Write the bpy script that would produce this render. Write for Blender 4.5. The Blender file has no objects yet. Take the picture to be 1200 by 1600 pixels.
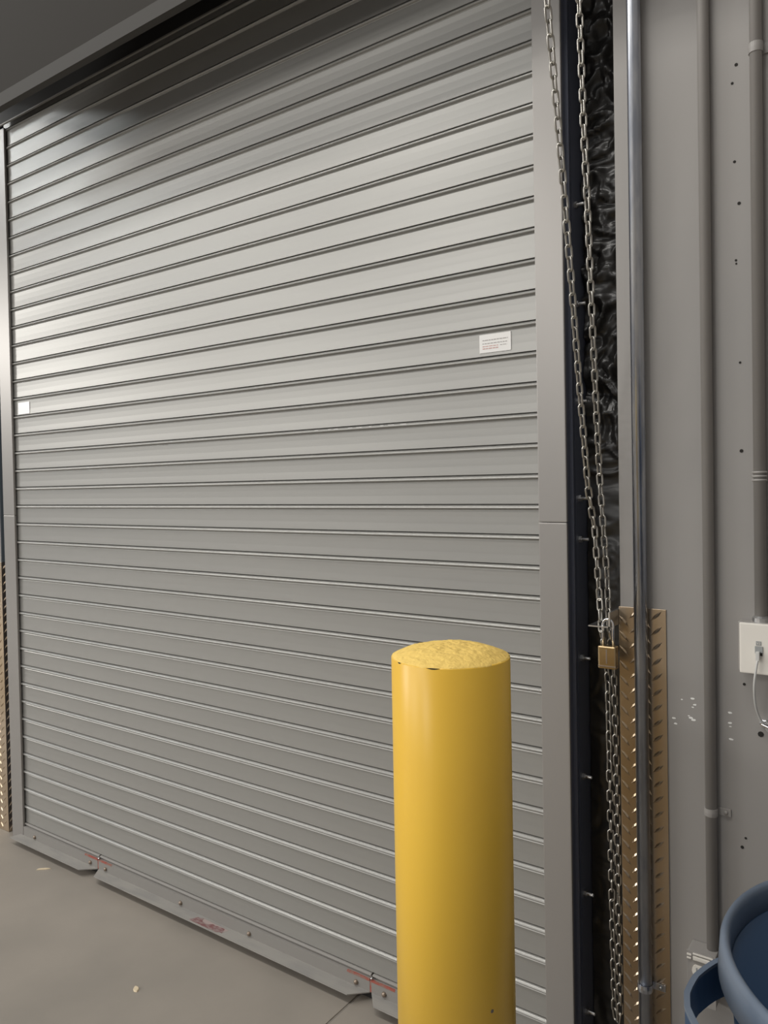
import bpy, bmesh, math, random
from mathutils import Vector, Matrix, noise

random.seed(4)
S = bpy.context.scene
COL = S.collection

# ------------------------------------------------------------------ camera
YAW, PITCH, ROLL = 0.615787, -0.019445, -0.018768
fw = Vector((-math.sin(YAW) * math.cos(PITCH), math.cos(YAW) * math.cos(PITCH), math.sin(PITCH)))
r0 = Vector((math.cos(YAW), math.sin(YAW), 0))
u0 = r0.cross(fw)
rt = r0 * math.cos(ROLL) + u0 * math.sin(ROLL)
up = u0 * math.cos(ROLL) - r0 * math.sin(ROLL)
cam = bpy.data.objects.new('camera', bpy.data.cameras.new('camera'))
COL.objects.link(cam)
m = Matrix((rt, up, -fw)).transposed().to_4x4()
m.translation = Vector((0, -1.751824, 1.479475))
cam.matrix_world = m
cam.data.sensor_width = 36
cam.data.lens = 27.0
cam.data.shift_y = -18.1 / 1600
cam.data.clip_start = 0.02
S.camera = cam

# ------------------------------------------------------------------ view, world, lamps
S.view_settings.view_transform = 'Standard'
S.view_settings.look = 'None'
S.view_settings.gamma = 1
S.view_settings.use_curve_mapping = False
S.view_settings.exposure = 0.0
w = bpy.data.worlds.new('world'); S.world = w; w.use_nodes = True
w.node_tree.nodes['Background'].inputs[0].default_value = (0.96, 0.97, 1.0, 1)
w.node_tree.nodes['Background'].inputs[1].default_value = 0.32


def lamp(name, loc, sx, sy, power, col=(1, 0.97, 0.92)):
    l = bpy.data.lights.new(name, 'AREA'); l.shape = 'RECTANGLE'; l.size = sx; l.size_y = sy
    l.energy = power; l.color = col
    o = bpy.data.objects.new(name, l); COL.objects.link(o); o.location = loc
    return o


# high-bay strip fixtures hanging over the floor, all facing straight down
lamp('ceiling_lamp', (-3.5, -1.9, 4.9), 6, 0.35, 112)
lamp('ceiling_lamp', (-11, -9.6, 6.7), 2, 4, 170)
lamp('ceiling_lamp', (-20, -22, 6.7), 3, 8, 2900)
lamp('ceiling_lamp', (-0.8, -1.3, 3.9), 1.2, 0.25, 13)
lamp('ceiling_lamp', (-7, -11, 6.7), 2, 3, 450)
lamp('ceiling_lamp', (-27, -14, 6.7), 3, 5, 5400)
lamp('ceiling_lamp', (-8, -24, 6.7), 3, 6, 2100)
lamp('ceiling_lamp', (-11.5, -4.6, 6.7), 1.4, 1.4, 180, (0.93, 0.98, 1))


# ------------------------------------------------------------------ materials
def mat(name, col, rough=0.5, metal=0.0, spec=0.5, bump=None, var=None, coat=0.0):
    """bump=(scale xyz, strength, distance)  var=(scale xyz, second colour, lo, hi)"""
    mt = bpy.data.materials.new(name); mt.use_nodes = True
    nt = mt.node_tree; b = nt.nodes['Principled BSDF']
    b.inputs['Base Color'].default_value = (*col, 1)
    b.inputs['Roughness'].default_value = rough
    b.inputs['Metallic'].default_value = metal
    b.inputs['Specular IOR Level'].default_value = spec
    b.inputs['Coat Weight'].default_value = coat
    tc = nt.nodes.new('ShaderNodeTexCoord')

    def nz(sc, det=4):
        mp = nt.nodes.new('ShaderNodeMapping'); mp.inputs['Scale'].default_value = sc
        nt.links.new(tc.outputs['Object'], mp.inputs[0])
        n = nt.nodes.new('ShaderNodeTexNoise'); n.inputs['Scale'].default_value = 1; n.inputs['Detail'].default_value = det
        nt.links.new(mp.outputs[0], n.inputs['Vector']); return n
    if bump:
        n = nz(bump[0]); bp = nt.nodes.new('ShaderNodeBump')
        bp.inputs['Strength'].default_value = bump[1]; bp.inputs['Distance'].default_value = bump[2]
        nt.links.new(n.outputs['Fac'], bp.inputs['Height']); nt.links.new(bp.outputs[0], b.inputs['Normal'])
    if var:
        n = nz(var[0], 5); cr = nt.nodes.new('ShaderNodeMapRange')
        cr.inputs[1].default_value = var[2]; cr.inputs[2].default_value = var[3]
        nt.links.new(n.outputs['Fac'], cr.inputs[0])
        mx = nt.nodes.new('ShaderNodeMix'); mx.data_type = 'RGBA'
        mx.inputs[6].default_value = (*col, 1); mx.inputs[7].default_value = (*var[1], 1)
        nt.links.new(cr.outputs[0], mx.inputs[0]); nt.links.new(mx.outputs[2], b.inputs['Base Color'])
    return mt


M = {}
M['door'] = mat('door_paint', (0.335, 0.33, 0.312), 0.36, 0.34, spec=0.7, bump=((1.2, 5, 16), 0.07, 0.004),
                var=((0.9, 1, 14), (0.30, 0.297, 0.282), 0.45, 0.75))
M['lip'] = mat('scuffed_lightened_lip', (0.36, 0.345, 0.32), 0.6, spec=0.25, var=((9, 30, 9), (0.31, 0.30, 0.285), 0.4, 0.65))  # scuffed paint, lightened further to paint in light on the lip
M['bar'] = mat('bar_paint', (0.275, 0.262, 0.245), 0.5, 0.0, spec=0.3, bump=((20, 20, 20), 0.05, 0.001))
M['guide'] = mat('guide_paint', (0.315, 0.30, 0.285), 0.35, 0.35, bump=((30, 30, 4), 0.10, 0.001))
M['wall'] = mat('wall_paint', (0.32, 0.304, 0.288), 0.45, bump=((60, 60, 60), 0.08, 0.001),
                var=((2, 2, 1.2), (0.295, 0.284, 0.272), 0.4, 0.7))
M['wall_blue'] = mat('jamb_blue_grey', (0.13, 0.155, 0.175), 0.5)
M['conduit_paint'] = mat('painted_conduit', (0.32, 0.304, 0.288), 0.4)
M['galv'] = mat('galvanised_steel', (0.62, 0.64, 0.68), 0.28, 1.0, bump=((90, 90, 12), 0.1, 0.001),
                var=((50, 50, 9), (0.42, 0.45, 0.52), 0.4, 0.65))
M['hood'] = mat('hood_steel', (0.045, 0.041, 0.036), 0.6)
M['black'] = mat('black_rubber', (0.022, 0.021, 0.020), 0.7)
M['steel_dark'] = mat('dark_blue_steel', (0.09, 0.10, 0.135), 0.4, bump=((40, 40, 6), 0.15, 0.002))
M['plastic'] = mat('black_plastic_film', (0.016, 0.015, 0.014), 0.36, spec=0.5)
M['chain'] = mat('zinc_chain', (0.46, 0.44, 0.40), 0.30, 1.0)
M['tread'] = mat('tinted_tread_metal', (0.55, 0.45, 0.34), 0.33, 1.0, var=((6, 6, 3), (0.47, 0.36, 0.235), 0.4, 0.62),  # warm brown tint painted in for reflections of brown surroundings
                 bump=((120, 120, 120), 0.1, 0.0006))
M['brass'] = mat('brass', (0.50, 0.38, 0.22), 0.3, 1.0)
M['chrome'] = mat('chrome', (0.8, 0.8, 0.82), 0.12, 1.0)
M['steel'] = mat('zinc_bolt', (0.55, 0.55, 0.55), 0.35, 1.0)
M['bolt_brown'] = mat('tarnished_bolt', (0.30, 0.24, 0.19), 0.45, 0.7)
M['yellow'] = mat('yellow_paint', (0.90, 0.56, 0.06), 0.32, bump=((8, 8, 5), 0.1, 0.004),
                  var=((3, 3, 2), (0.86, 0.51, 0.055), 0.45, 0.7))
M['yellow_rough'] = mat('yellow_painted_concrete', (0.92, 0.64, 0.17), 0.75, bump=((90, 90, 90), 0.9, 0.004))
M['floor'] = mat('concrete', (0.335, 0.30, 0.26), 0.5, spec=0.35, bump=((40, 40, 40), 0.12, 0.002),
                 var=((2.3, 2.3, 2.3), (0.275, 0.25, 0.218), 0.35, 0.68))
M['joint'] = mat('joint_filler', (0.26, 0.235, 0.205), 0.9)
M['blue'] = mat('blue_plastic', (0.035, 0.075, 0.15), 0.42, bump=((200, 200, 200), 0.1, 0.0006))
M['blue_rim'] = mat('scuffed_blue_plastic', (0.15, 0.185, 0.24), 0.45, var=((9, 9, 9), (0.11, 0.145, 0.20), 0.4, 0.65))
M['ivory'] = mat('ivory_plastic', (0.80, 0.765, 0.70), 0.4)
M['white'] = mat('white_paper', (0.84, 0.83, 0.81), 0.5)
M['bright'] = mat('plain_white', (0.95, 0.95, 0.95), 0.3)
M['ink'] = mat('grey_ink', (0.42, 0.40, 0.39), 0.7)
M['ink_red'] = mat('pale_red_ink', (0.62, 0.40, 0.37), 0.7)
M['jack'] = mat('grey_jack', (0.32, 0.33, 0.33), 0.4)
M['cable'] = mat('white_cable', (0.62, 0.62, 0.60), 0.4)
M['red'] = mat('red_tape', (0.36, 0.10, 0.075), 0.6, var=((60, 60, 60), (0.30, 0.17, 0.14), 0.45, 0.6))
M['torn'] = mat('torn_red_sticker', (0.22, 0.10, 0.10), 0.6, var=((50, 120, 60), (0.30, 0.22, 0.21), 0.42, 0.55))
M['pinkish'] = mat('sticker_backing', (0.42, 0.34, 0.32), 0.6)
M['hole'] = mat('dark_hole', (0.02, 0.018, 0.016), 0.9)
M['chip'] = mat('exposed_primer', (0.85, 0.85, 0.83), 0.3)
M['crumb'] = mat('pale_wood', (0.72, 0.60, 0.42), 0.7)
M['seal'] = mat('edge_line', (0.25, 0.24, 0.225), 0.5)


# ------------------------------------------------------------------ mesh helpers
def link(name, me, mt, parent=None, smooth=False):
    o = bpy.data.objects.new(name, me); COL.objects.link(o)
    if mt is not None:
        me.materials.clear(); me.materials.append(M[mt])
    if parent is not None:
        o.parent = parent
    if smooth:
        for p in me.polygons: p.use_smooth = True
    return o


def tomesh(bm, name):
    bmesh.ops.recalc_face_normals(bm, faces=bm.faces)
    me = bpy.data.meshes.new(name); bm.to_mesh(me); bm.free(); return me


def obj(name, bm, mt, parent=None, smooth=False):
    return link(name, tomesh(bm, name), mt, parent, smooth)


def box(bm, x0, x1, y0, y1, z0, z1, bevel=0.0):
    b = bmesh.new()
    vs = [b.verts.new((x, y, z)) for x in (x0, x1) for y in (y0, y1) for z in (z0, z1)]
    for f in ((0, 1, 3, 2), (4, 6, 7, 5), (0, 4, 5, 1), (2, 3, 7, 6), (0, 2, 6, 4), (1, 5, 7, 3)):
        b.faces.new([vs[i] for i in f])
    bmesh.ops.recalc_face_normals(b, faces=b.faces)
    if bevel:
        bmesh.ops.bevel(b, geom=b.edges[:], offset=bevel, segments=2, profile=0.7, affect='EDGES')
    t = bpy.data.meshes.new('t'); b.to_mesh(t); b.free(); bm.from_mesh(t); bpy.data.meshes.remove(t)
    return bm


def B(*a, **k):
    return box(bmesh.new(), *a, **k)


def extrude_x(prof, x0, x1, cut0=None, cut1=None):
    """closed (y,z) profile swept along x; cut functions shift x with (y,z)"""
    bm = bmesh.new()
    a = [bm.verts.new((x0 + (cut0(y, z) if cut0 else 0), y, z)) for y, z in prof]
    b = [bm.verts.new((x1 + (cut1(y, z) if cut1 else 0), y, z)) for y, z in prof]
    n = len(prof)
    for i in range(n):
        bm.faces.new((a[i], a[(i + 1) % n], b[(i + 1) % n], b[i]))
    bm.faces.new(a); bm.faces.new(list(reversed(b)))
    return bm


def tube(bm, pts, r, seg=12, closed=False, caps=True):
    pts = [Vector(p) for p in pts]; n = len(pts); rings = []
    prev = None
    for i, p in enumerate(pts):
        if closed: d = pts[(i + 1) % n] - pts[i - 1]
        else: d = pts[min(i + 1, n - 1)] - pts[max(i - 1, 0)]
        d.normalize()
        if prev is None:
            a = Vector((0, 0, 1)) if abs(d.z) < 0.9 else Vector((1, 0, 0))
            nrm = d.cross(a).normalized()
        else:
            nrm = (prev - d * prev.dot(d)).normalized()
        prev = nrm; bn = d.cross(nrm)
        rr = r[i] if isinstance(r, (list, tuple)) else r
        rings.append([bm.verts.new(p + (nrm * math.cos(t) + bn * math.sin(t)) * rr)
                      for t in [2 * math.pi * k / seg for k in range(seg)]])
    m_ = n if closed else n - 1
    for i in range(m_):
        A, Bq = rings[i], rings[(i + 1) % n]
        for k in range(seg):
            bm.faces.new((A[k], A[(k + 1) % seg], Bq[(k + 1) % seg], Bq[k]))
    if not closed and caps:
        bm.faces.new(rings[0]); bm.faces.new(list(reversed(rings[-1])))
    return bm


def lathe(bm, prof, seg=48, c=(0, 0, 0), axis='z', closed=False):
    """prof = [(r, h)...] around the axis through c"""
    rings = []
    for r, h in prof:
        ring = []
        for k in range(seg):
            t = 2 * math.pi * k / seg; a, b = r * math.cos(t), r * math.sin(t)
            v = {'z': (a, b, h), 'y': (a, h, b), 'x': (h, a, b)}[axis]
            ring.append(bm.verts.new(Vector(c) + Vector(v)))
        rings.append(ring)
    n = len(prof)
    for i in range(n if closed else n - 1):
        A, Bq = rings[i], rings[(i + 1) % n]
        for k in range(seg):
            bm.faces.new((A[k], A[(k + 1) % seg], Bq[(k + 1) % seg], Bq[k]))
    if not closed:
        bm.faces.new(rings[0]); bm.faces.new(list(reversed(rings[-1])))
    return bm


def tag(o, label=None, cat=None, group=None, kind=None):
    if label: o['label'] = label
    if cat: o['category'] = cat
    if group: o['group'] = group
    if kind: o['kind'] = kind
    return o


def empty(name, loc, label, cat, group=None):
    o = bpy.data.objects.new(name, None); COL.objects.link(o); o.location = loc
    o.empty_display_size = 0.1
    return tag(o, label, cat, group)


def at(e, o):
    """child built in world coordinates under an Empty that was moved"""
    o.location = -e.location
    return o


# ------------------------------------------------------------------ the setting
XL, XR = -3.278, -0.578          # wall corners either side of the door recess
JX = -1.355                      # floor joint
fl = obj('floor', B(-12, 8, -14, 0.6, -0.12, -0.0022), 'joint'); tag(fl, kind='structure')
obj('slab', B(-12, JX - 0.004, -14, 0.6, -0.10, 0, bevel=0.002), 'floor', fl)
obj('slab', B(JX + 0.004, 8, -14, 0.6, -0.10, 0, bevel=0.002), 'floor', fl)

wr = obj('wall_right', B(XR, 6, 0.0, 0.13, 0, 7), 'wall'); tag(wr, kind='structure')
wl = obj('wall_left', B(-12, XL, 0.0, 0.13, 0, 7), 'wall'); tag(wl, kind='structure')
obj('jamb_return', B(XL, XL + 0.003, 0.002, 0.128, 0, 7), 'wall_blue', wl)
wt = obj('wall_top', B(XL, XR, 0.03, 0.13, 3.36, 7), 'wall'); tag(wt, kind='structure')
wb = obj('wall_back', B(-3.6, -0.3, 0.14, 0.20, 0, 7), 'black'); tag(wb, kind='structure')

ws = obj('light_block_wall', B(1.0, 1.12, -6, 0, 0, 7), 'wall'); tag(ws, kind='structure')  # unseen wall added off frame to block light from the right

# small drilled screw holes and paint chips on the wall
for x, z, r in ((-.321, 2.341, .0035), (-.329, 2.305, .0028), (-.326, 2.142, .003), (-.318, 2.054, .0035),
                (-.325, 1.937, .0025), (-.3245, 1.930, .002), (-.319, 1.723, .0025), (-.318, 1.538, .0038), (-.317, 1.046, .003),
                (-.324, .697, .0035), (-.317, .718, .0025), (-.286, .945, .006)):
    obj('screw_hole', lathe(bmesh.new(), [(r, 0.001), (r, -0.0008), (r * .55, -0.0008)], 8, (x, 0, z), 'y'), 'hole', wr)
for x, z, a in ((-.421, 1.000, .0035), (-.417, .987, .003), (-.444, .995, .0018), (-.462, .951, .0035), (-.458, .939, .003),
                (-.425, .957, .0035), (-.420, .953, .004), (-.430, .961, .002), (-.421, .981, .0022), (-.346, .981, .0035),
                (-.346, .959, .003), (-.345, .951, .0018), (-.344, .924, .0035)):
    bm = bmesh.new()
    k = 7
    pts = [(x + a * (1.3 + random.uniform(-.3, .3)) * math.cos(6.283 * i / k), z + a * random.uniform(.5, .9) * math.sin(6.283 * i / k)) for i in range(k)]
    f = [bm.verts.new((p, -0.0006, q)) for p, q in pts]; g = [bm.verts.new((p, 0.0004, q)) for p, q in pts]
    bm.faces.new(f)
    for i in range(k): bm.faces.new((f[i], g[i], g[(i + 1) % k], f[(i + 1) % k]))
    obj('paint_chip', bm, 'chip', wr)

# ------------------------------------------------------------------ rolling shutter door
P = 0.075
door = empty('rolling_door', (-1.965, 0, 0), 'large grey steel rolling shutter door of horizontal slats, closed', 'door')
DX0, DX1 = -3.160, -0.752
prof = [(.010, .0026), (.0090, .0025), (.0088, .0006), (.0040, .0000), (.0015, -.0006), (-.0014, -.0019), (-.0038, -.0037), (-.0054, -.0058),
        (-.0057, -.0075), (-.0046, -.0094), (-.0018, -.0110), (.0004, -.0120), (.0009, -.0131), (0, -.0152),
        (.0004, -.0300), (.0004, -.0500), (0, -.0640), (-.0002, -.0722), (.0008, -.0726), (.0100, -.0726)]
slat_bm = extrude_x(prof, DX0, DX1)
slat_me = tomesh(slat_bm, 'slat'); slat_me.materials.append(M['door'])
for j in range(2, 45):
    o = bpy.data.objects.new('slat', slat_me); COL.objects.link(o); o.parent = door
    o.location = (1.965 , 0, P * j)

# bottom bar: three angle pieces, each with a chamfered kick lip
BAR = [(DX0 + .004, -2.613, False, True), (-2.607, -1.313, True, True), (-1.307, DX1 - .004, True, False)]
barp = [(.006, .0750), (-.0020, .0745), (-.0060, .0725), (-.0070, .0705), (-.0045, .0685), (-.0010, .0680), (-.0010, .0625), (-.0125, .0615), (-.0125, .0240),
        (-.0095, .0210), (.006, .0210)]
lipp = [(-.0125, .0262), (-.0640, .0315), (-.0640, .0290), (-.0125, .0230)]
for x0, x1, c0, c1 in BAR:
    cut = lambda y, z: max(0.0, (-y - .0125)) * 0.85
    bar = at(door, obj('bottom_bar', extrude_x(barp, x0, x1), 'bar', door))
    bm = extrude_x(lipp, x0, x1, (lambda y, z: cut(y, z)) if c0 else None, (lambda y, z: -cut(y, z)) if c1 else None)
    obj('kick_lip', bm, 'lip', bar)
for x in (-3.049, -2.659, -2.562, -2.131, -1.797, -1.362, -1.262):
    bm = bmesh.new()
    lathe(bm, [(.0075, -.0120), (.0075, -.0145), (.0060, -.0180), (.0026, -.0200)], 12, (x, 0, .038), 'y')
    at(door, obj('bolt', bm, 'bolt_brown', door, True))
at(door, obj('rubber_seal', B(DX0 + .01, DX1, -.002, .010, 0, .0210), 'black', door))
for cx in (-2.610, -1.310):
    bm = B(cx - .085, cx - .003, -.0131, -.0040, .0570, .0620); box(bm, cx + .003, cx + .085, -.0131, -.0040, .0570, .0620)
    box(bm, cx - .0026, cx + .0026, -.0120, -.0100, .026, .060)
    at(door, obj('red_tape', bm, 'red', door))
    at(door, obj('rivet', lathe(bmesh.new(), [(.003, -.005), (.0028, -.0145), (.0012, -.0155)], 10, (cx + .004, 0, .067), 'y'), 'chrome', door, True))
# torn red sticker on the kick lip
bm = bmesh.new()
up_z = lambda y: .0262 + (-.0125 - y) * .1029
top = []; bot = []
for i in range(15):
    x = -2.035 + i * .0108
    y1 = -.030 + (.008 if i in (3,) else 0) - (.010 if 4 <= i <= 7 else 0) + random.uniform(-.002, .002)
    if i > 10: y1 += .002
    y0 = -.0590 + random.uniform(-.001, .002) + (0.008 if i > 12 else 0)
    if i in (0, 14): y1 = y0 + .004
    top.append((x, y1)); bot.append((x, y0))
va = [bm.verts.new((x, y, up_z(y) + .0006)) for x, y in top]; vb = [bm.verts.new((x, y, up_z(y) + .0006)) for x, y in bot]
vc = [bm.verts.new((x, y, up_z(y) - .0003)) for x, y in top]; vd = [bm.verts.new((x, y, up_z(y) - .0003)) for x, y in bot]
for i in range(14):
    bm.faces.new((va[i], va[i + 1], vb[i + 1], vb[i])); bm.faces.new((va[i], vc[i], vc[i + 1], va[i + 1])); bm.faces.new((vb[i], vb[i + 1], vd[i + 1], vd[i]))
o = at(door, obj('torn_sticker', bm, 'torn', door)); o['label'] = 'torn dark red sticker on the kick lip'
bm = bmesh.new(); f = [bm.verts.new((x, y, up_z(y) + .0003)) for x, y in ((-2.02, -.050), (-1.885, -.047), (-1.878, -.026), (-2.0, -.022))]
g = [bm.verts.new(v.co - Vector((0, 0, .0006))) for v in f]
bm.faces.new(f)
for i in range(4): bm.faces.new((f[i], g[i], g[(i + 1) % 4], f[(i + 1) % 4]))
at(door, obj('sticker_backing', bm, 'pinkish', door))

# scrape marks on the bead of one slat (bare metal flecks)
for i in range(9):
    x = -1.48 + i * .038 + random.uniform(-.01, .01); L = random.uniform(.008, .022); z = P * 22 - .0002
    bm = B(x, x + L, -.0042, -.0030, z - .0042, z - .0030)
    at(door, obj('scrape_mark', bm, 'chip', door))


# sticker and plain white patch on the curtain
def sticker(name, x0, x1, z0, z1, label, mt, lines):
    e = empty(name, ((x0 + x1) / 2, -.001, (z0 + z1) / 2), label, 'sticker')
    at(e, obj('paper', B(x0, x1, -.0016, .0004, z0, z1), mt, e))
    for a, b, h, t, ink in lines:
        W = x1 - x0; bm = bmesh.new(); x = x0 + W * a
        while x < x0 + W * b:                 # word-like runs of strokes
            wl_ = min(random.uniform(.004, .010), x0 + W * b - x)
            box(bm, x, x + wl_, -.0020, -.0014, z0 + (z1 - z0) * h, z0 + (z1 - z0) * h + t); x += wl_ + .0018
        at(e, obj('text_line', bm, ink, e))
    return e


sticker('warning_sticker', -.931, -.843, 1.811, 1.857, 'small white sticker with faint grey and red print, near the right guide', 'white',
        [(.10, .90, .66, .0022, 'ink'), (.10, .88, .48, .0020, 'ink'), (.10, .60, .33, .0020, 'ink_red'), (.10, .60, .20, .0024, 'ink_red'), (.66, .88, .33, .0016, 'ink')])
sticker('blank_patch', -3.105, -3.020, 1.805, 1.853, 'small blank white patch at the left end of the shutter', 'bright', [])  # plain bright white rectangle without print

# ------------------------------------------------------------------ guides
def guide(x0, x1, label, right):
    e = empty('door_guide', ((x0 + x1) / 2, 0, 0), label, 'door guide')
    seam = 1.383
    for z0, z1 in ((0.0, seam - .0005), (seam + .0005, 3.0 if not right else 3.3)):
        bm = bmesh.new()
        box(bm, x0, x1, -.014, -.0045, z0, z1, bevel=.0025)
        at(e, obj('guide_plate', bm, 'guide', e))
    sx = (x1 - .006, x1 - .001) if right else (x0 + .001, x0 + .006)
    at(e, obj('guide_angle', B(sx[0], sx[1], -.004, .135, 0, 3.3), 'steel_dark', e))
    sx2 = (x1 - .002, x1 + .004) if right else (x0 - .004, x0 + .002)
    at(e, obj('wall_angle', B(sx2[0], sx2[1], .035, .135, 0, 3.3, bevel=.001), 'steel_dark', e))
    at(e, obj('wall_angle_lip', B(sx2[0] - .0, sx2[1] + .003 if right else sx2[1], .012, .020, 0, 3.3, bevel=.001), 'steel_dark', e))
    if right:
        for z in (2.15, 1.911, 1.675, 1.439, 1.339, 1.048, .756, .465, .17):
            bm = bmesh.new()
            lathe(bm, [(.0085, x1 + .004), (.0085, x1 + .011)], 6, (0, .055, z), 'x')
            lathe(bm, [(.0042, x1 + .010), (.0042, x1 + .026), (.003, x1 + .028)], 10, (0, .055, z), 'x')
            at(e, obj('bolt', bm, 'steel', e))
    return e


guide(-.771, -.699, 'grey vertical steel door guide between the shutter and the hanging chain', True)
guide(-3.222, -3.136, 'grey vertical steel door guide at the far left end of the shutter', False)

# ------------------------------------------------------------------ hood over the coil
hood = empty('door_hood', (-1.6, -.3, 2.833), 'dark sheet metal hood over the top of the shutter', 'hood')
hp = [(-.295, 2.833), (-.306, 2.868), (-.52, 3.22), (-.52, 3.60), (-.36, 3.80), (.028, 3.80), (.028, 3.795), (-.357, 3.795), (-.515, 3.597),
      (-.515, 3.223), (-.302, 2.870), (-.291, 2.837), (-.270, 2.837), (-.270, 2.833)]
HX0, HX1 = -3.19, .35  # right end lengthened past the shutter, added to shade the upper wall
at(hood, obj('hood_sheet', extrude_x(hp, HX0, HX1), 'hood', hood))
for x in (HX0, HX1 - .006):
    ep = [(-.50, 3.20), (-.513, 3.224), (-.513, 3.596), (-.357, 3.793), (.028, 3.793), (.028, 3.12), (-.10, 3.12)]
    at(hood, obj('end_bracket', extrude_x(ep, x, x + .006), 'hood', hood))
bm = lathe(bmesh.new(), [(.19, DX0 - .05), (.19, DX1 + .03)], 40, (0, -.19, 3.50), 'x')
at(hood, obj('curtain_coil', bm, 'hood', hood, True))
at(hood, obj('brush_baffle', extrude_x([(-.028, 3.0), (-.030, 3.0), (-.034, 3.30), (-.028, 3.30)], DX0, DX1), 'black', hood))
at(hood, obj('baffle_edge', extrude_x([(-.026, 2.998), (-.033, 2.998), (-.033, 3.003), (-.026, 3.003)], DX0, DX1), 'seal', hood))

# ------------------------------------------------------------------ crumpled black film in the recess
def film(x0, x1, y, z0, z1):
    bm = bmesh.new(); nx, nz_ = 26, 620; g = []
    for j in range(nz_ + 1):
        row = []
        z = z0 + (z1 - z0) * j / nz_
        amp = .0035 + .020 * min(1, max(0, (z - 1.45) / .25))
        for i in range(nx + 1):
            x = x0 + (x1 - x0) * i / nx
            p = Vector((x * 9, 3.1, z * 10))
            q = p + Vector((noise.noise(p * .8), noise.noise(p * 1.3 + Vector((7, 0, 0))), 0)) * 1.3
            h = 1 - abs(noise.noise(q)) * 2.2
            h += .55 * (1 - abs(noise.noise(q * 2.3 + Vector((4, 1, 0)))) * 2)
            h += .25 * (1 - abs(noise.noise(q * 5.1)) * 2)
            row.append(bm.verts.new((x, y - amp * (h - .6), z)))
        g.append(row)
    for j in range(nz_):
        for i in range(nx):
            bm.faces.new((g[j][i], g[j][i + 1], g[j + 1][i + 1], g[j + 1][i]))
    return bm


o = obj('plastic_film', film(-.692, -.560, .105, .002, 3.3), 'plastic', None, True)
bm = tube(bmesh.new(), [(-.664, .082, 1.208), (-.661, .078, 1.200), (-.655, .078, 1.197), (-.650, .080, 1.206)], .0022, 8)
tube(bm, [(-.658, .080, 1.215), (-.659, .078, 1.200)], .002, 8)
obj('wire_clip', bm, 'steel', o)
tag(o, 'crumpled black plastic film lining the recess behind the chain', 'plastic sheet')

# ------------------------------------------------------------------ tread plate corner guards
def lug(bm, c, ux, uz, n, ang):
    L, W, H = .0165, .0036, .0024
    d = ux * math.cos(ang) + uz * math.sin(ang); e_ = -ux * math.sin(ang) + uz * math.cos(ang)
    base = [c + d * L, c + d * L * .3 + e_ * W, c - d * L * .3 + e_ * W, c - d * L, c - d * L * .3 - e_ * W, c + d * L * .3 - e_ * W]
    v = [bm.verts.new(p) for p in base]
    t = [bm.verts.new(c + d * L * .45 + n * H), bm.verts.new(c - d * L * .45 + n * H)]
    bm.faces.new((v[0], v[1], t[0])); bm.faces.new((v[1], v[2], t[1], t[0])); bm.faces.new((v[2], v[3], t[1]))
    bm.faces.new((v[3], v[4], t[1])); bm.faces.new((v[4], v[5], t[0], t[1])); bm.faces.new((v[5], v[0], t[0]))


def tread(x0, x1, z1, label, side):
    e = empty('tread_plate', ((x0 + x1) / 2, -.0015, 0), label, 'corner guard')
    bm = B(x0, x1, -.003, 0, .001, z1, bevel=.0006)
    if side == 'L':
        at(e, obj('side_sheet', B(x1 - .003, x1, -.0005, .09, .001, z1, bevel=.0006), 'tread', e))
    else:
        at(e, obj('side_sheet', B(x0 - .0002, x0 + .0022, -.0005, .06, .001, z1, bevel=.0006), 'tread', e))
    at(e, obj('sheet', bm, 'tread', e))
    bm = bmesh.new(); px, pz = .0245, .0345
    n = Vector((0, -1, 0)); i = 0
    x = x0 + .011
    while x < x1 - .006:
        j = 0
        while .02 + j * pz + (i % 2) * pz / 2 < z1 - .012:
            lug(bm, Vector((x, -.003, .02 + j * pz + (i % 2) * pz / 2)), Vector((1, 0, 0)), Vector((0, 0, 1)), n, math.radians(-48 if i % 2 == 0 else 42))
            j += 1
        x += px; i += 1
    if side == 'L':
        for i, y in enumerate((.012, .0365, .061)):
            j = 0
            while .02 + j * pz + (i % 2) * pz / 2 < z1 - .012:
                lug(bm, Vector((x1, y, .02 + j * pz + (i % 2) * pz / 2)), Vector((0, 1, 0)), Vector((0, 0, 1)), Vector((1, 0, 0)), math.radians(48 if i % 2 == 0 else -42))
                j += 1
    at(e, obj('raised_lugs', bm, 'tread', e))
    return e


tread(-.5785 + .0005 - .003, -.4755, 1.191, 'tall diamond tread plate guard on the wall corner behind the shiny conduit', 'R')
tread(-3.48, XL + .006, 1.178, 'diamond tread plate guard at the far left edge beside the left guide', 'L')

# ------------------------------------------------------------------ conduits
def conduit(name, x, y, r, z0, z1, mt, label):
    e = empty(name, (x, y, z0), label, 'conduit')
    at(e, obj('pipe', tube(bmesh.new(), [(x, y, z0), (x, y, z1)], r, 28), mt, e, True))
    return e


def strap(e, x, y, r, z, mt, screw='steel', w_=.016, off=0):
    bm = bmesh.new()
    lathe(bm, [(r + .0002, z - w_ / 2), (r + .0020, z - w_ / 2), (r + .0026, z), (r + .0020, z + w_ / 2), (r + .0002, z + w_ / 2)], 24, (x, y, 0), 'z', closed=True)
    box(bm, x + r * .8, x + r + .026, -.0035 - off, -.0003 - off, z - w_ / 2, z + w_ / 2, bevel=.0008)
    s = at(e, obj('strap', bm, mt, e))
    b = lathe(bmesh.new(), [(.0042, -.003 - off), (.0042, -.0062 - off), (.0028, -.0075 - off)], 8, (x + r + .016, 0, z), 'y')
    k = obj('screw', b, screw, s, True)
    return s


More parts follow.
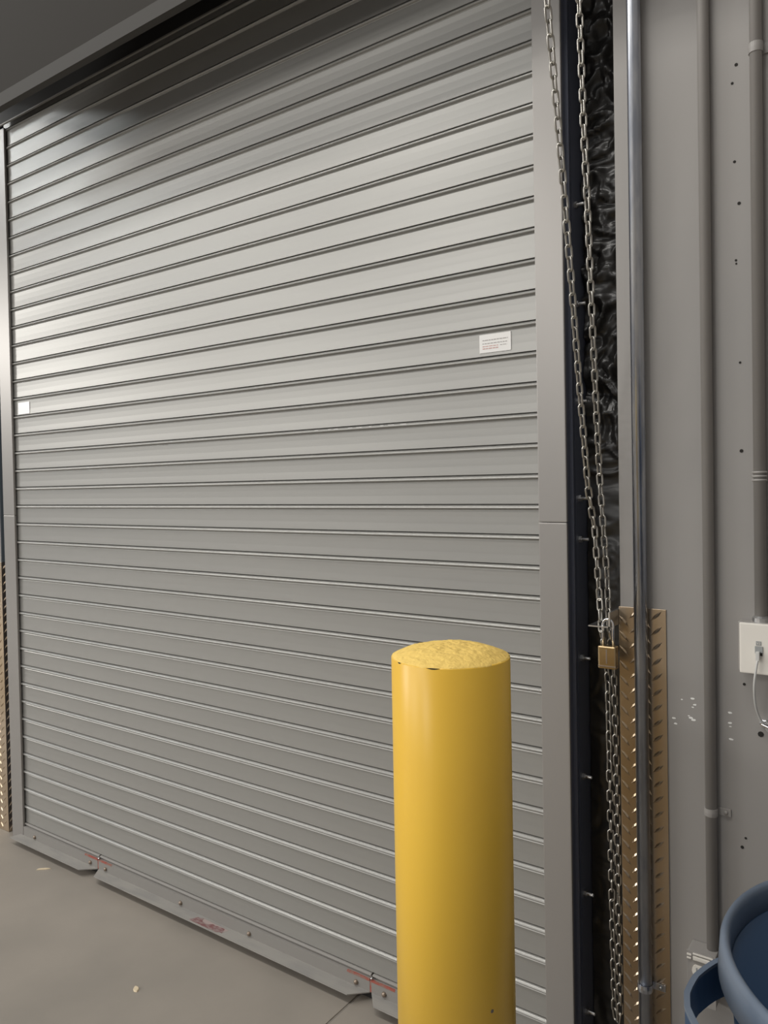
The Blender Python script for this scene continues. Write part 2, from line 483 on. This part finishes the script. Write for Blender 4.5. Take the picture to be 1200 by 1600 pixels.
c1 = conduit('shiny_conduit', -.5260, -.0205, .0148, .002, 6.9, 'galv', 'bare shiny steel conduit running down over the tread plate')
strap(c1, -.5260, -.0205, .0148, .335, 'galv', off=.003)
c2 = conduit('painted_conduit', -.3825, -.0145, .0117, .455, 6.9, 'conduit_paint', 'grey painted conduit running down to the low outlet box')
strap(c2, -.3825, -.0145, .0117, .765, 'conduit_paint', 'conduit_paint')
c3 = conduit('painted_conduit', -.2815, -.0145, .0117, 1.19, 6.9, 'conduit_paint', 'grey painted conduit running down to the white data outlet')
strap(c3, -.2815, -.0145, .0117, 2.355, 'conduit_paint', 'conduit_paint', .020)
for z in (1.492, 1.484, 1.476):
    bm = lathe(bmesh.new(), [(.0118, z - .0028), (.0148, z - .002), (.0148, z + .002), (.0118, z + .0028)], 24, (-.2815, -.0145, 0), 'z', closed=True)
    at(c3, obj('coupling_ring', bm, 'conduit_paint', c3, True))
bm = lathe(bmesh.new(), [(.0118, 1.183), (.0165, 1.183), (.0165, 1.192), (.0118, 1.196)], 20, (-.2815, -.0145, 0), 'z', closed=True)
at(c3, obj('locknut', bm, 'steel', c3))

# ------------------------------------------------------------------ data outlet and cable
d = empty('data_outlet', (-.281, -.03, 1.07), 'ivory data outlet plate on a grey box on the wall, beneath the conduit', 'outlet')
at(d, obj('back_box', B(-.322, -.236, -.034, -.0004, 1.082, 1.184, bevel=.003), 'conduit_paint', d))
bm = B(-.3180, -.2440, -.0430, -.0345, 1.080, 1.1835, bevel=.003)
at(d, obj('face_plate', bm, 'ivory', d))
bm = B(-.2885, -.2735, -.0452, -.0428, 1.123, 1.138, bevel=.001)
at(d, obj('jack', bm, 'jack', d))
at(d, obj('jack_port', B(-.2795, -.2745, -.0456, -.0450, 1.119, 1.125), 'hole', d))
bm = B(-.2865, -.2765, -.0440, -.0428, 1.1395, 1.1480, bevel=.0004)
at(d, obj('port_label', bm, 'jack', d))
fc = bpy.data.curves.new('port_number', 'FONT'); fc.body = 'V2'; fc.size = .0062; fc.extrude = .0002; fc.align_x = 'CENTER'
tmp = bpy.data.objects.new('t', fc); COL.objects.link(tmp)
me = bpy.data.meshes.new_from_object(tmp.evaluated_get(bpy.context.evaluated_depsgraph_get())); bpy.data.objects.remove(tmp)
o = link('port_text', me, 'ivory', d); o.rotation_euler = (math.pi / 2, 0, 0); o.location = Vector((-.2815, -.0443, 1.1415)) - d.location
bm = lathe(bmesh.new(), [(.0038, -.0355), (.0038, -.0338), (.0018, -.0338)], 8, (-.3195, 0, 1.172), 'y')

pc = empty('patch_cable', (-.283, -.05, 1.10), 'thin white cable hanging from the data outlet jack', 'cable')
at(pc, obj('plug', B(-.2855, -.2785, -.0560, -.0452, 1.110, 1.128, bevel=.0015), 'cable', pc))
pts = []
ctrl = [(-.2815, -.053, 1.112), (-.2835, -.056, 1.10), (-.2885, -.054, 1.06), (-.2895, -.040, 1.02), (-.2870, -.026, .995), (-.2830, -.018, .980), (-.2790, -.014, .972)]
for i in range(len(ctrl) - 1):
    p0 = Vector(ctrl[max(i - 1, 0)]); p1 = Vector(ctrl[i]); p2 = Vector(ctrl[i + 1]); p3 = Vector(ctrl[min(i + 2, len(ctrl) - 1)])
    for k in range(8):
        t = k / 8
        pts.append(.5 * ((2 * p1) + (-p0 + p2) * t + (2 * p0 - 5 * p1 + 4 * p2 - p3) * t * t + (-p0 + 3 * p1 - 3 * p2 + p3) * t ** 3))
pts.append(Vector(ctrl[-1]))
at(pc, obj('cord', tube(bmesh.new(), pts, .0024, 10), 'cable', pc, True))
cc = empty('cable_clamp', (-.274, -.01, .967), 'small shiny metal clamp and screw holding the end of the white cable', 'clamp')
bm = bmesh.new()
lathe(bm, [(.009, -.0004), (.009, -.004), (.006, -.006), (.006, -.012), (.003, -.013)], 6, (-.279, 0, .969), 'y')
tube(bm, [(-.282, -.012, .970), (-.270, -.014, .966), (-.256, -.012, .965)], .0035, 10)
at(cc, obj('fitting', bm, 'chrome', cc))
at(cc, obj('washer', lathe(bmesh.new(), [(.012, -.0002), (.012, -.002)], 16, (-.266, 0, .962), 'y'), 'steel', cc))

# ------------------------------------------------------------------ power outlet by the bin
po = empty('power_outlet', (-.40, -.03, .40), 'metal outlet box with a white double receptacle, low on the wall behind the bin', 'outlet')
OX0, OX1, OZ0, OZ1 = -.4270, -.3700, .355, .466
at(po, obj('box', B(OX0, OX1, -.046, -.0004, OZ0, OZ1, bevel=.003), 'conduit_paint', po))
at(po, obj('cover', B(OX0 - .001, OX1 + .001, -.049, -.046, OZ0 - .001, OZ1 + .001, bevel=.001), 'conduit_paint', po))
bm = B(-.4140, -.3770, -.0540, -.0490, .4510, .4590, bevel=.0018)
box(bm, -.4145, -.3740, -.0525, -.0490, .4620, .4650, bevel=.0008)
box(bm, -.4270, -.4175, -.0520, -.0490, .4575, .4610, bevel=.0010); box(bm, -.4270, -.4180, -.0520, -.0490, .4500, .4535, bevel=.0010)
at(po, obj('mounting_strap', bm, 'ivory', po))
for zc in (.428, .390):
    bm = bmesh.new(); n = 20; R_ = .0165
    ring = []
    for k in range(n):
        t = 2 * math.pi * k / n; ring.append((R_ * math.cos(t), max(-.0125, min(.0125, R_ * math.sin(t)))))
    f = [bm.verts.new((-.4000 + a, -.0520, zc + b)) for a, b in ring]; g = [bm.verts.new((-.4000 + a, -.0488, zc + b)) for a, b in ring]
    bm.faces.new(f)
    for k in range(n): bm.faces.new((f[k], g[k], g[(k + 1) % n], f[(k + 1) % n]))
    rc = at(po, obj('receptacle', bm, 'ivory', po))
    for dx, w_, h_ in ((-.0065, .0016, .0045), (.0055, .0016, .0038)):
        obj('slot', B(-.4000 + dx - w_, -.4000 + dx + w_, -.0524, -.0518, zc - h_ + .003, zc + h_ + .003), 'jack', rc)
    obj('ground_slot', lathe(bmesh.new(), [(.0020, -.0518), (.0020, -.0524)], 10, (-.4000, 0, zc - .007), 'y'), 'hole', rc)

# ------------------------------------------------------------------ padlock, bracket
br = empty('chain_bracket', (-.60, 0, 1.155), 'thin steel bracket on the wall corner that the chain is locked to', 'bracket')
bm = bmesh.new()
box(bm, -.632, -.581, -.062, -.050, 1.150, 1.1530); box(bm, -.632, -.622, -.05, .045, 1.150, 1.153)
box(bm, -.622, -.581, .030, .045, 1.150, 1.153); box(bm, -.586, -.5815, -.062, .045, 1.150, 1.185)
at(br, obj('plate', bm, 'steel', br))
lk = empty('padlock', (-.598, -.02, 1.06), 'brass padlock with a long chrome shackle, clipped through the chain', 'padlock')
PX, PY = -.5890, -.055
at(lk, obj('body', B(PX - .0200, PX + .0200, PY - .0105, PY + .0105, 1.058, 1.1090, bevel=.003), 'brass', lk))
at(lk, obj('base_band', B(PX - .0202, PX + .0202, PY - .0107, PY + .0107, 1.0625, 1.0655, bevel=.0006), 'bolt_brown', lk))
at(lk, obj('face_engraving', B(PX - .0020, PX + .0010, PY - .0110, PY - .0100, 1.070, 1.102), 'bolt_brown', lk))
pts = [(PX - .0115, PY, 1.104), (PX - .0115, PY, 1.156)]
for k in range(1, 9):
    t = math.pi * k / 9; pts.append((PX - .0115 * math.cos(t), PY, 1.156 + .0125 * math.sin(t)))
pts += [(PX + .0115, PY, 1.156), (PX + .0115, PY, 1.104)]
at(lk, obj('shackle', tube(bmesh.new(), pts, .0033, 12), 'chrome', lk, True))

# ------------------------------------------------------------------ hand chain, one link per object
hc = empty('hand_chain', (-.60, -.02, 1.15), 'long steel hand chain hanging in two strands, padlocked near the wall corner', 'chain')
LP, WR, HW = .0235, .0023, .0062        # pitch, wire radius, half width at the wire centre
bm = bmesh.new(); cp = []
hl = LP / 2 + WR - HW
for k in range(9):
    t = math.pi * k / 8; cp.append((HW * math.cos(t), 0, hl + HW * math.sin(t)))
for k in range(9):
    t = math.pi + math.pi * k / 8; cp.append((HW * math.cos(t), 0, -hl + HW * math.sin(t)))
tube(bm, cp, WR, 8, closed=True)
link_me = tomesh(bm, 'link'); link_me.materials.append(M['chain'])
for p in link_me.polygons: p.use_smooth = True


def strand(path, twist, flip=0):
    pts = [Vector(p) for p in path]; seg = [(pts[i + 1] - pts[i]).length for i in range(len(pts) - 1)]
    tot = sum(seg); n = int(tot / LP); s = 0
    for k in range(n):
        s = (k + .5) * tot / n; i = 0; a = s
        while i < len(seg) - 1 and a > seg[i]: a -= seg[i]; i += 1
        p = pts[i].lerp(pts[i + 1], a / seg[i]); dd = (pts[i + 1] - pts[i]).normalized()
        o = bpy.data.objects.new('link', link_me); COL.objects.link(o); o.parent = hc
        q = dd.to_track_quat('Z', 'Y')
        ang = twist + (k + flip) % 2 * math.pi / 2 + random.uniform(-.12, .12)
        mm = q.to_matrix().to_4x4() @ Matrix.Rotation(ang, 4, 'Z')
        o.matrix_local = Matrix.Translation(p - hc.location) @ mm


A = [(-.563, -.47, 2.66), (-.572, -.39, 2.374), (-.584, -.30, 2.10), (-.591, -.24, 1.888), (-.608, -.16, 1.689), (-.620, -.085, 1.469), (-.618, -.05, 1.366),
     (-.611, -.045, 1.217), (-.604, -.055, 1.140)]
Bs = [(-.560, -.29, 2.70), (-.567, -.24, 2.447), (-.572, -.21, 2.204), (-.577, -.18, 2.045), (-.585, -.14, 1.826), (-.600, -.08, 1.639), (-.609, -.04, 1.497),
      (-.604, -.035, 1.38), (-.598, -.03, 1.261), (-.592, -.04, 1.140)]
# lower bight of the closed chain loop
C = [(-.604, -.055, 1.140), (-.606, -.030, 1.100), (-.610, .000, 1.018), (-.612, .010, .803), (-.611, .012, .498), (-.609, .012, .235), (-.606, .012, .212), (-.599, .012, .208),
     (-.595, .012, .235), (-.5955, .012, .502), (-.5955, .010, .806), (-.5945, .000, 1.017), (-.592, -.02, 1.090), (-.592, -.04, 1.140)]
strand(A, .75); strand(Bs, .9, 1); strand(C, .62)

# ------------------------------------------------------------------ bollard
bo = empty('bollard', (-.722, -.528, 0), 'thick yellow steel bollard with a rough domed concrete top', 'bollard')
R = .1095
bm = lathe(bmesh.new(), [(R - .008, 0), (R, 0), (R, 1.162), (R - .0012, 1.1635), (R - .007, 1.1635), (R - .008, 1.162)], 96, (0, 0, 0), 'z', closed=True)
obj('pipe', bm, 'yellow', bo, True)
bm = bmesh.new(); rings = []
NR, NS = 34, 120
for i in range(NR + 1):
    q = i / NR; row = []
    for k in range(NS):
        t = 2 * math.pi * k / NS; rr = (R - .0010 + .0016 * noise.noise(Vector((math.cos(t) * 6, math.sin(t) * 6, 3)))) * q if i == NR else (R - .0012) * q
        x, y = rr * math.cos(t), rr * math.sin(t)
        h = .0185 * (1 - q ** 3.2) + .0015 * noise.noise(Vector((x * 45, y * 45, 0))) + .0016 * noise.noise(Vector((x * 130, y * 130, 5)))
        h += .003 * max(0, noise.noise(Vector((x * 22, y * 22, 9)))) * (1 - q * .4)
        row.append(bm.verts.new((x, y, 1.1628 + h)))
    rings.append(row)
for i in range(1, NR):
    for k in range(NS):
        bm.faces.new((rings[i][k], rings[i][(k + 1) % NS], rings[i + 1][(k + 1) % NS], rings[i + 1][k]))
c0 = bm.verts.new((0, 0, 1.1815))
for k in range(NS): bm.faces.new((c0, rings[1][k], rings[1][(k + 1) % NS]))
for v in rings[0]: bm.verts.remove(v)
sk = [bm.verts.new((v.co.x * .985, v.co.y * .985, 1.154)) for v in rings[NR]]
for k in range(NS): bm.faces.new((rings[NR][k], rings[NR][(k + 1) % NS], sk[(k + 1) % NS], sk[k]))
obj('concrete_cap', bm, 'yellow_rough', bo, True)
for a, z in ((-2.02, 1.1633), (-1.32, 1.1633)):
    bm = bmesh.new(); n = 6; top_ = []
    for k in range(n + 1):
        t = a + (k / n - .5) * (.10 if a < -1.5 else .22); top_.append((R * 1.001 * math.cos(t), R * 1.001 * math.sin(t), .0016 * math.sin(math.pi * k / n) + .0003))
    u_ = [bm.verts.new((x, y, z + h * .3)) for x, y, h in top_]; l_ = [bm.verts.new((x, y, z - h)) for x, y, h in top_]
    for k in range(n): bm.faces.new((u_[k], u_[k + 1], l_[k + 1], l_[k]))
    obj('paint_gap', bm, 'hole', bo)
# small chip low on the pipe
t = math.radians(-25)
bm = lathe(bmesh.new(), [(.0035, .0003), (.0022, .0010)], 7, (0, 0, 0), 'z')
bmesh.ops.transform(bm, matrix=Matrix.Translation((R * math.cos(t), R * math.sin(t), .56)) @ Matrix.Rotation(t, 4, 'Z') @ Matrix.Rotation(math.pi / 2, 4, 'Y'), verts=bm.verts)
obj('paint_scar', bm, 'bolt_brown', bo)

# ------------------------------------------------------------------ blue bin
bn = empty('waste_bin', (.045, -.49, 0), 'large round blue plastic waste bin at the lower right, open top', 'bin')
bp_ = [(.01, .006), (.245, .006), (.25, .012), (.292, .765), (.288, .765), (.246, .016), (.01, .012)]
obj('body', lathe(bmesh.new(), bp_, 96, (0, 0, 0), 'z', closed=True), 'blue', bn, True)
rp = [(.2910, .758), (.2910, .797), (.2930, .804), (.2970, .8075), (.3020, .806), (.3055, .799), (.3085, .758), (.3045, .758), (.3025, .792), (.2950, .796), (.2950, .758)]
obj('rim', lathe(bmesh.new(), rp, 96, (0, 0, 0), 'z', closed=True), 'blue_rim', bn, True)


def handle(a0):
    """strap handle standing out from under the rim: polar path (angle, radius)"""
    path = [(0, .299), (5, .318), (12, .342), (19, .360), (24, .367), (33, .368), (42, .368), (49, .367), (54, .360), (61, .342), (68, .318), (73, .299)]
    fine = []
    for (a, r_), (b, q) in zip(path, path[1:]):
        for k in range(3): fine.append((a + (b - a) * k / 3, r_ + (q - r_) * k / 3))
    fine.append(path[-1])
    P3 = [Vector((r_ * math.cos(math.radians(a0 + a)), r_ * math.sin(math.radians(a0 + a)), 0)) for a, r_ in fine]

    def band(z0, z1, th, off=0):
        bm = bmesh.new(); rows = []
        for i, p in enumerate(P3):
            d = (P3[min(i + 1, len(P3) - 1)] - P3[max(i - 1, 0)]).normalized(); n = Vector((d.y, -d.x, 0))
            o_, i_ = p + n * off, p - n * (th - off)
            rows.append([bm.verts.new((o_.x, o_.y, z0)), bm.verts.new((o_.x, o_.y, z1)), bm.verts.new((i_.x, i_.y, z1)), bm.verts.new((i_.x, i_.y, z0))])
        for a, b in zip(rows, rows[1:]):
            for k in range(4): bm.faces.new((a[k], a[(k + 1) % 4], b[(k + 1) % 4], b[k]))
        bm.faces.new(rows[0]); bm.faces.new(rows[-1][::-1])
        return bm
    h = obj('handle', band(.700, .752, .006), 'blue', bn)
    obj('handle_edge', band(.752, .757, .008, .001), 'blue_rim', h)


handle(185.5); handle(5.5)

# ------------------------------------------------------------------ crumbs on the floor
def crumb(name, x, y, L, W_, a, mt, label):
    bm = bmesh.new(); n = 10
    f = []
    for k in range(n):
        t = 2 * math.pi * k / n; rr = random.uniform(.8, 1.1)
        px_, py_ = L * rr * math.cos(t), W_ * rr * math.sin(t)
        f.append((px_ * math.cos(a) - py_ * math.sin(a), px_ * math.sin(a) + py_ * math.cos(a)))
    b = [bm.verts.new((x + p, y + q, .0003)) for p, q in f]; t_ = [bm.verts.new((x + p * .8, y + q * .8, .0035)) for p, q in f]
    bm.faces.new(t_); bm.faces.new(b[::-1])
    for k in range(n): bm.faces.new((b[k], b[(k + 1) % n], t_[(k + 1) % n], t_[k]))
    tag(obj(name, bm, mt), label, 'debris')


crumb('wood_chip', -1.920, -.357, .017, .008, -.5, 'crumb', 'tiny cream coloured chip lying on the open concrete floor')
crumb('paper_scrap', -2.835, -.103, .030, .006, .7, 'crumb', 'thin pale scrap on the floor near the left end of the shutter')


for o in COL.objects:                       # repeats share a group, each keeps its own label
    if o.parent is None and 'category' in o:
        g = {'door_guide': 'guides either side of the shutter', 'painted_conduit': 'grey painted conduits on the wall',
             'tread_plate': 'tread plate corner guards', 'warning_sticker': 'white stickers on the shutter',
             'blank_patch': 'white stickers on the shutter'}.get(o.name.split('.')[0])
        if g: o['group'] = g
